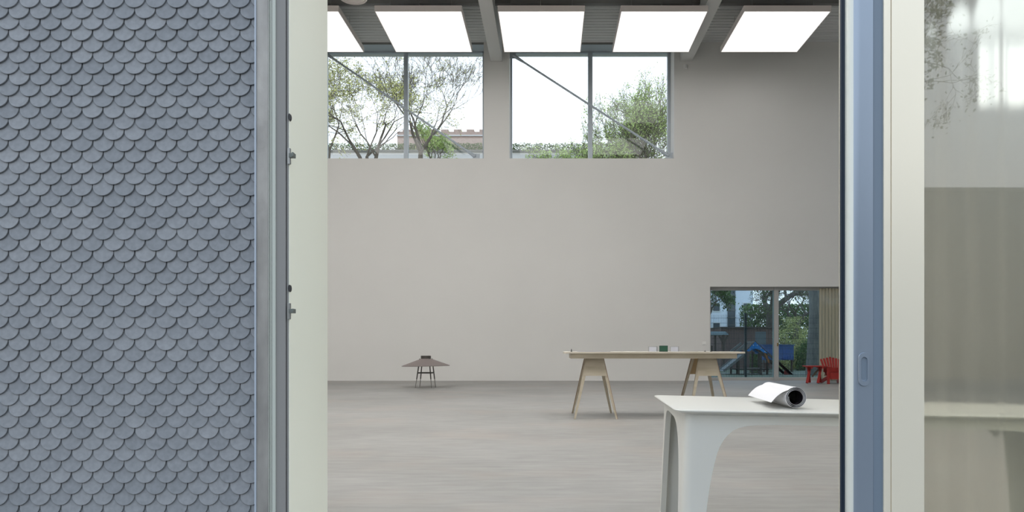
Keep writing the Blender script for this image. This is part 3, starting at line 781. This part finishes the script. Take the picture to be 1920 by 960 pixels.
# blue cabin
Y = 32.5
cb = thing('blue_play_cabin', 'deep blue play cabin on posts behind the climbing frame', 'play cabin', (PX(1460,Y), Y, 0))
box(PX(1432,Y), PX(1488,Y), Y, Y+1.4, PZ(675,Y), PZ(647.5,Y)).build('cabin_wall', M['playblue2'], cb)
box(PX(1468,Y), PX(1478,Y), Y-.02, Y, PZ(674,Y), PZ(655,Y)).build('hatch', mat('blue_hatch', lin(60,96,160), .6), cb)
for px in (1433.5, 1459, 1486): box(PX(px-1.3,Y), PX(px+1.3,Y), Y+.05, Y+.15, -.03, PZ(675,Y)).build('post', M['playwood'], cb)
box(PX(1430,Y), PX(1490,Y), Y-.05, Y+1.45, PZ(647.5,Y), PZ(646,Y)).build('roof', M['playblue2'], cb)
# hut on the left
Y = 33.5
hu = thing('open_wooden_hut', 'open wooden hut with a pale flat roof behind the fence, at left', 'hut', (PX(1342,Y), Y, 0))
MB().prism([P(1318,627.5,Y), P(1367,627.5,Y), P(1360,621.5,Y), P(1322,621.5,Y)], (0, 2, 0)).build('roof', mat('pale_blue_roof', lin(150,172,180), .7), hu)
for px in (1325, 1358):
    for s in (.1, 1.8): box(PX(px-1.5,Y), PX(px+1.5,Y), Y+s, Y+s+.1, -.03, PZ(627.5,Y)).build('post', M['playwood'], hu)
for a, b in ((1358,1349), (1358,1366), (1325,1334)): MB().obox(P(a,643,Y)+Vector((0,.15,0)), P(b,629,Y)+Vector((0,.15,0)), .07, .08).build('brace', M['playwood'], hu)
box(PX(1322,Y), PX(1352,Y), Y+1.7, Y+1.75, -.03, PZ(648,Y)).build('back_wall', M['playwood'], hu)
# red-brown shed
Y = 38.0
sh = thing('brown_shed', 'long red-brown boarded shed behind the play area', 'shed', (PX(1400,Y), Y, 0))
box(PX(1352,Y), PX(1452,Y), Y, Y+3, -.03, PZ(615,Y)).build('shed_wall', M['shed'], sh)
box(PX(1350,Y), PX(1454,Y), Y-.15, Y+3.1, PZ(615,Y), PZ(612.8,Y)).build('roof', M['playwood'], sh)
for k in range(18): x = PX(1354+5.5*k,Y); box(x, x+.035, Y-.02, Y, 0, PZ(615.5,Y)).build('cover_strip', M['shed'], sh)
box(PX(1416,Y), PX(1436,Y), Y-.03, Y, .3, PZ(622,Y)).build('window', mat('blueish_shed_window', lin(112,124,130), .3), sh)
# white building seen low through the door
Y = 56.0
bl = thing('white_apartment_block', 'white rendered building with a dark window strip seen through the far door', 'building', (PX(1375,Y), Y, 0))
box(PX(1296,Y), PX(1412,Y), Y, Y+9, -.03, PZ(500,Y)).build('wall', mat('white_render', lin(232,236,242), .9), bl)
box(PX(1364,Y), PX(1378.5,Y), Y-.06, Y, 1, PZ(512,Y)).build('dark_glazing_strip', M['winblack'], bl)
for k in range(6): box(PX(1363,Y), PX(1379.5,Y), Y-.12, Y-.06, PZ(610-k*14,Y), PZ(609-k*14,Y)).build('string_course', M['darkwall'], bl)
for px, py in ((1343,612), (1400,575), (1316,612), (1343,575)):
    wn = box(PX(px-8,Y), PX(px+8,Y), Y-.05, Y, PZ(py+10,Y), PZ(py-8,Y)).build('window', M['white'], bl)
    box(PX(px-6,Y), PX(px+6,Y), Y-.07, Y-.05, PZ(py+8,Y), PZ(py-6,Y)).build('pane', M['winblack'], wn)
box(PX(1294,Y), PX(1414,Y), Y-.2, Y+9.2, PZ(500,Y), PZ(500,Y)+.3).build('roof', M['darkwall'], bl)
# dark wood behind: long low building that closes the view at right
# low pale building with a roof hedge, seen through the high windows
Y = 46.0; zb_ = PZ(281.5,Y)
lb = thing('pale_terrace_building', 'long pale building with a roof hedge beyond the high windows', 'building', (-5, Y, 0))
box(PX(560,Y), PX(1172,Y), Y, Y+3, -.03, zb_).build('wall', M['render'], lb)
box(PX(560,Y), PX(1172,Y), Y-.12, Y+3.1, zb_-.15, zb_).build('parapet_cap', M['darkwall'], lb)
for k in range(14):
    x = PX(580+42*k,Y); wn = box(x, x+.9, Y-.03, Y, zb_-3, zb_-1.4).build('window', M['white'], lb); box(x+.08, x+.82, Y-.05, Y-.03, zb_-2.9, zb_-1.5).build('pane', M['winblack'], wn)
# brick building
Y = 50.0
bb = thing('brick_building', 'old brick building with stepped parapet at the right of the left high window', 'building', (PX(860,Y), Y, 0))
zt2 = PZ(247,Y)
box(PX(745,Y), PX(938,Y), Y, Y+8, -.03, zt2).build('wall', M['brick'], bb)
for k in range(8):
    x = PX(755+24*k,Y); box(x, x+.55, Y, Y+.5, zt2, zt2+.17).build('parapet_block', M['brick'], bb)
box(PX(744,Y), PX(939,Y), Y-.08, Y, zt2-.35, zt2-.25).build('cornice', M['render'], bb)
for k in range(4):
    x = PX(766+44*k,Y); wn = box(x, x+1, Y-.04, Y, zt2-3.3, zt2-1.5).build('window', M['render'], bb); box(x+.1, x+.9, Y-.06, Y-.04, zt2-3.2, zt2-1.6).build('pane', M['winblack'], wn)

# ---------------------------------------------------------------- trees
def leaf(m, p, s, r):
    a = Vector((r.gauss(0,1), r.gauss(0,1), r.gauss(0,1))).normalized(); b = a.cross(Vector((r.gauss(0,1), r.gauss(0,1), r.gauss(0,1)))).normalized()
    a *= s*.5; b *= s*.28; m.quad(p-a, p+b, p+a, p-b)
def tree(name, label, base, th, tr_, seed, levels=6, ln=2.2, spread=.55, up=.25, leafs=1.5, ls=.12, lm='leafyg', bk='bark', droop=0, nb=(2,3), keep=None, cat='tree', group=None, shrink=.78, lean=(0,0), rmin=.008, stems=1):
    r = random.Random(seed); base = Vector(base)
    t = thing(name, label, cat, base, group); mb = MB(); lf = MB()
    def grow(p, d, l, rad, lev):
        pts = [p]; rads = [rad]; nseg = 3 if lev > 1 else 2
        for i in range(nseg):
            d = (d+Vector((r.gauss(0,.12), r.gauss(0,.12), r.gauss(0,.10)+up*.12-droop*(.12 if lev < levels-1 else 0)))).normalized()
            p = p+d*(l/nseg); pts.append(p); rads.append(max(rmin*.8, rad*(1-.32*(i+1)/nseg)))
        if keep and not keep(p): return
        mb.tube(pts, rads, 6 if lev > 3 else (4 if lev > 1 else 3), cap=False)
        if lev <= 2:
            k = leafs*(1.6 if lev <= 1 else .7)
            for _ in range(int(k)+(r.random() < k % 1)):
                a = r.choice(pts[1:]); leaf(lf, a+Vector((r.gauss(0,.09), r.gauss(0,.09), r.gauss(0,.09))), ls*r.uniform(.7,1.3), r)
        if lev == 0: return
        n = r.randint(*nb)
        for i in range(n):
            az = r.uniform(0, 2*math.pi); sp_ = spread*r.uniform(.5, 1.35)
            a = d.orthogonal().normalized(); a.rotate(Matrix.Rotation(az, 3, d))
            nd = (d*math.cos(sp_)+a*math.sin(sp_)).normalized()
            grow(pts[-1] if i < 2 else pts[-2], nd, l*shrink*r.uniform(.8,1.15), max(rmin, rads[-1]*(.78 if i == 0 else .6)), lev-1)
    top = base+Vector((lean[0], lean[1], th))
    for s_ in range(stems):
        b0 = base+Vector((r.uniform(-.3,.3), r.uniform(-.3,.3), 0))*(stems > 1)
        tp = top+Vector((r.uniform(-1,1), r.uniform(-1,1), r.uniform(-.4,.4)))*(stems > 1)*.9
        tt_ = MB().tube([b0, b0.lerp(tp, .5)+Vector((r.uniform(-.1,.1), 0, 0)), tp], [tr_*1.25, tr_, tr_*.8], 9); tt_.build('trunk', M[bk], t, smooth=60)
        for i in range(3 if stems == 1 else 2):
            az = 2*math.pi*i/3+r.uniform(-.4,.4); nd = Vector((math.cos(az)*math.sin(spread), math.sin(az)*math.sin(spread), math.cos(spread)))
            grow(tp, nd, ln, tr_*.62, levels)
    mb.build('branches', M[bk], t, kind='stuff')
    if lf.f: lf.build('foliage', M[lm], t, kind='stuff')
    return t
# high-window trees (all stand well beyond the hall)
tree('tall_tree', 'tall spreading tree with sparse yellow-green leaves, left pane of the left high window', (PX(692,36), 36, 0), 10.2, .2, 11, 7, 1.9, .58, .25, 1.5, .10, 'leafyg')
tree('tall_tree', 'leafy tree at the extreme left of the left high window', (PX(610,35), 35, 0), 9.6, .2, 5, 7, 1.9, .55, .2, 1.8, .10, 'leafyg')
tree('bare_tree', 'dark nearly bare tree leaning right, behind the mullion of the left high window', (PX(772,37), 37, 0), 12.0, .16, 23, 7, 1.6, .5, .35, .25, .08, 'leafyg', lean=(.5,0))
tree('bushy_tree', 'bright green bush-like tree filling the right pane of the right high window', (PX(1186,40), 40, 0), 8.6, .12, 34, 7, 2.2, .5, .5, 1.6, .10, 'leafg', stems=6, bk='bark', keep=lambda p: abs(p.x-PX(1185,40)) < 2.9 and p.z < 17.2+(p.x-4.5)*.3)
tree('bushy_tree', 'smaller green tree right behind the mullion of the right high window', (PX(1082,38), 38, 0), 8.0, .1, 37, 7, 1.45, .42, .4, 1.1, .11, 'leafg', stems=3)
tree('bushy_tree', 'low wide green tree at the bottom of the left pane of the right high window', (PX(1052,39.5), 39.5, 0), 10.2, .1, 39, 6, .95, .7, .1, 1.6, .11, 'leafg', stems=3)
tree('ivy_tree', 'dense leafy small tree before the brick building in the left high window', (PX(812,39.5), 39.5, 0), 11.6, .12, 41, 5, .8, .6, .2, 4, .12, 'leafg')
# roof hedges
def blob(name, label, cat, x0, x1, y0, y1, z0, z1, n, ls, lm, seed, group=None, shape=None):
    r = random.Random(seed); t = thing(name, label, cat, ((x0+x1)/2, (y0+y1)/2, z0), group); lf = MB()
    for _ in range(n):
        p = Vector((r.uniform(x0,x1), r.uniform(y0,y1), r.uniform(z0,z1)))
        if shape and not shape(p, r): continue
        leaf(lf, p, ls*r.uniform(.7,1.3), r)
    lf.build('foliage', M[lm], t, kind='stuff')
    st = MB()
    for _ in range(max(6, n//250)):
        a = Vector((r.uniform(x0,x1), r.uniform(y0,y1), z0)); b = a+Vector((r.uniform(-.15,.15), 0, (z1-z0)*r.uniform(.5,.95)))
        if shape and not shape(b, r): continue
        st.tube([a, b], [.015, .006], 4)
    st.build('stems', M['bark'], t, kind='stuff')
    return t
blob('roof_hedge', 'low clipped hedge on the roof of the pale building beyond the high windows', 'hedge', PX(600,46.3), PX(1168,46.3), 46.2, 46.7, zb_, PZ(268,46.3), 10000, .11, 'leafd', 51)
# low-door planting
Y = 36.0; cxs = PX(1486,Y); 
blob('flowering_shrub', 'yellow-green shrub outside, right of the blue cabin', 'shrub', PX(1456,Y), PX(1516,Y), Y-.8, Y+.8, -.03, PZ(594,Y), 11000, .085, 'leafyg', 61,
     shape=lambda p, r: .5+.9*math.sin(p.x*5.1+1)*math.sin(p.z*4.3)+.6*math.sin(p.x*11+p.z*9)+r.gauss(0,.35)+(1.75-p.z)*.35-abs(p.x-cxs)*.5 > .35)
blob('green_bush', 'dense green bush in front of the yellow-green shrub', 'bush', PX(1478,Y), PX(1516,Y), Y-1.5, Y-.95, -.03, PZ(632,Y), 4500, .09, 'leafd', 62,
     shape=lambda p, r: p.z < 1.65-abs(p.x-PX(1500,Y))*1.1+r.gauss(0,.08))
blob('green_bush', 'round green bush under the blue gable', 'bush', PX(1409,31), PX(1424,31), 30.8, 31.4, -.03, PZ(664,30.6), 1500, .08, 'leafd', 63)
blob('hedge', 'tall dark hedge closing the view behind the shed', 'hedge', PX(1400,46), PX(1600,46), 46, 48, -.03, 4.2, 14000, .2, 'leafd', 64)
tree('grey_trunk_tree', 'thick grey tree trunk just left of the beige curtain, outside', (PX(1524,28.5), 28.5, -.03), 5.2, .24, 71, 4, 1.6, .6, .2, .6, .1, 'leafd', bk='barkgrey')
tree('dark_tree', 'dark spreading tree whose trunk stands behind the door post', (PX(1446,41), 41, -.03), 3.4, .33, 73, 6, 1.9, .8, .02, 1.8, .14, 'leafd')
tree('dark_tree', 'tangled bare dark tree in the right pane of the far door', (PX(1492,38), 38, -.03), 2.4, .16, 79, 7, 1.0, .65, .1, .5, .09, 'leafd')
tree('garden_tree', 'small leafy tree at the left edge of the far door view', (PX(1322,36), 36, -.03), 2.6, .12, 83, 6, .85, .7, .05, 2.6, .12, 'leafd')

# ================================================================ behind the camera (reflected in the sliding door glass)
box(-40, 40, -40, 2.9, -.4, -.02).build('trim_7', M['pave'], kind='structure')
db = thing('neighbouring_building', 'long grey building across the yard mirrored in the sliding door glass', 'building', (4, -22, 0))
box(-14, 24, -28, -20, -.02, EYE+(654-345)/F*24.86-.3).build('wall', M['darkwall'], db)
zr_ = EYE+(654-345)/F*24.86-.3
box(-14.2, 24.2, -28.2, -19.9, zr_, zr_+.15).build('roof_edge', M['darkwall'], db)
tree('yard_tree', 'hanging leafy twigs mirrored in the upper part of the sliding door glass', (4.9, -6.5, -.02), 4.7, .10, 93, 8, .92, .72, -.05, 1.1, .065, 'leafd', droop=.45, rmin=.004, keep=lambda p: p.y < -3.5 and p.x < 7.5-max(0, 5.4-p.z)*.5)
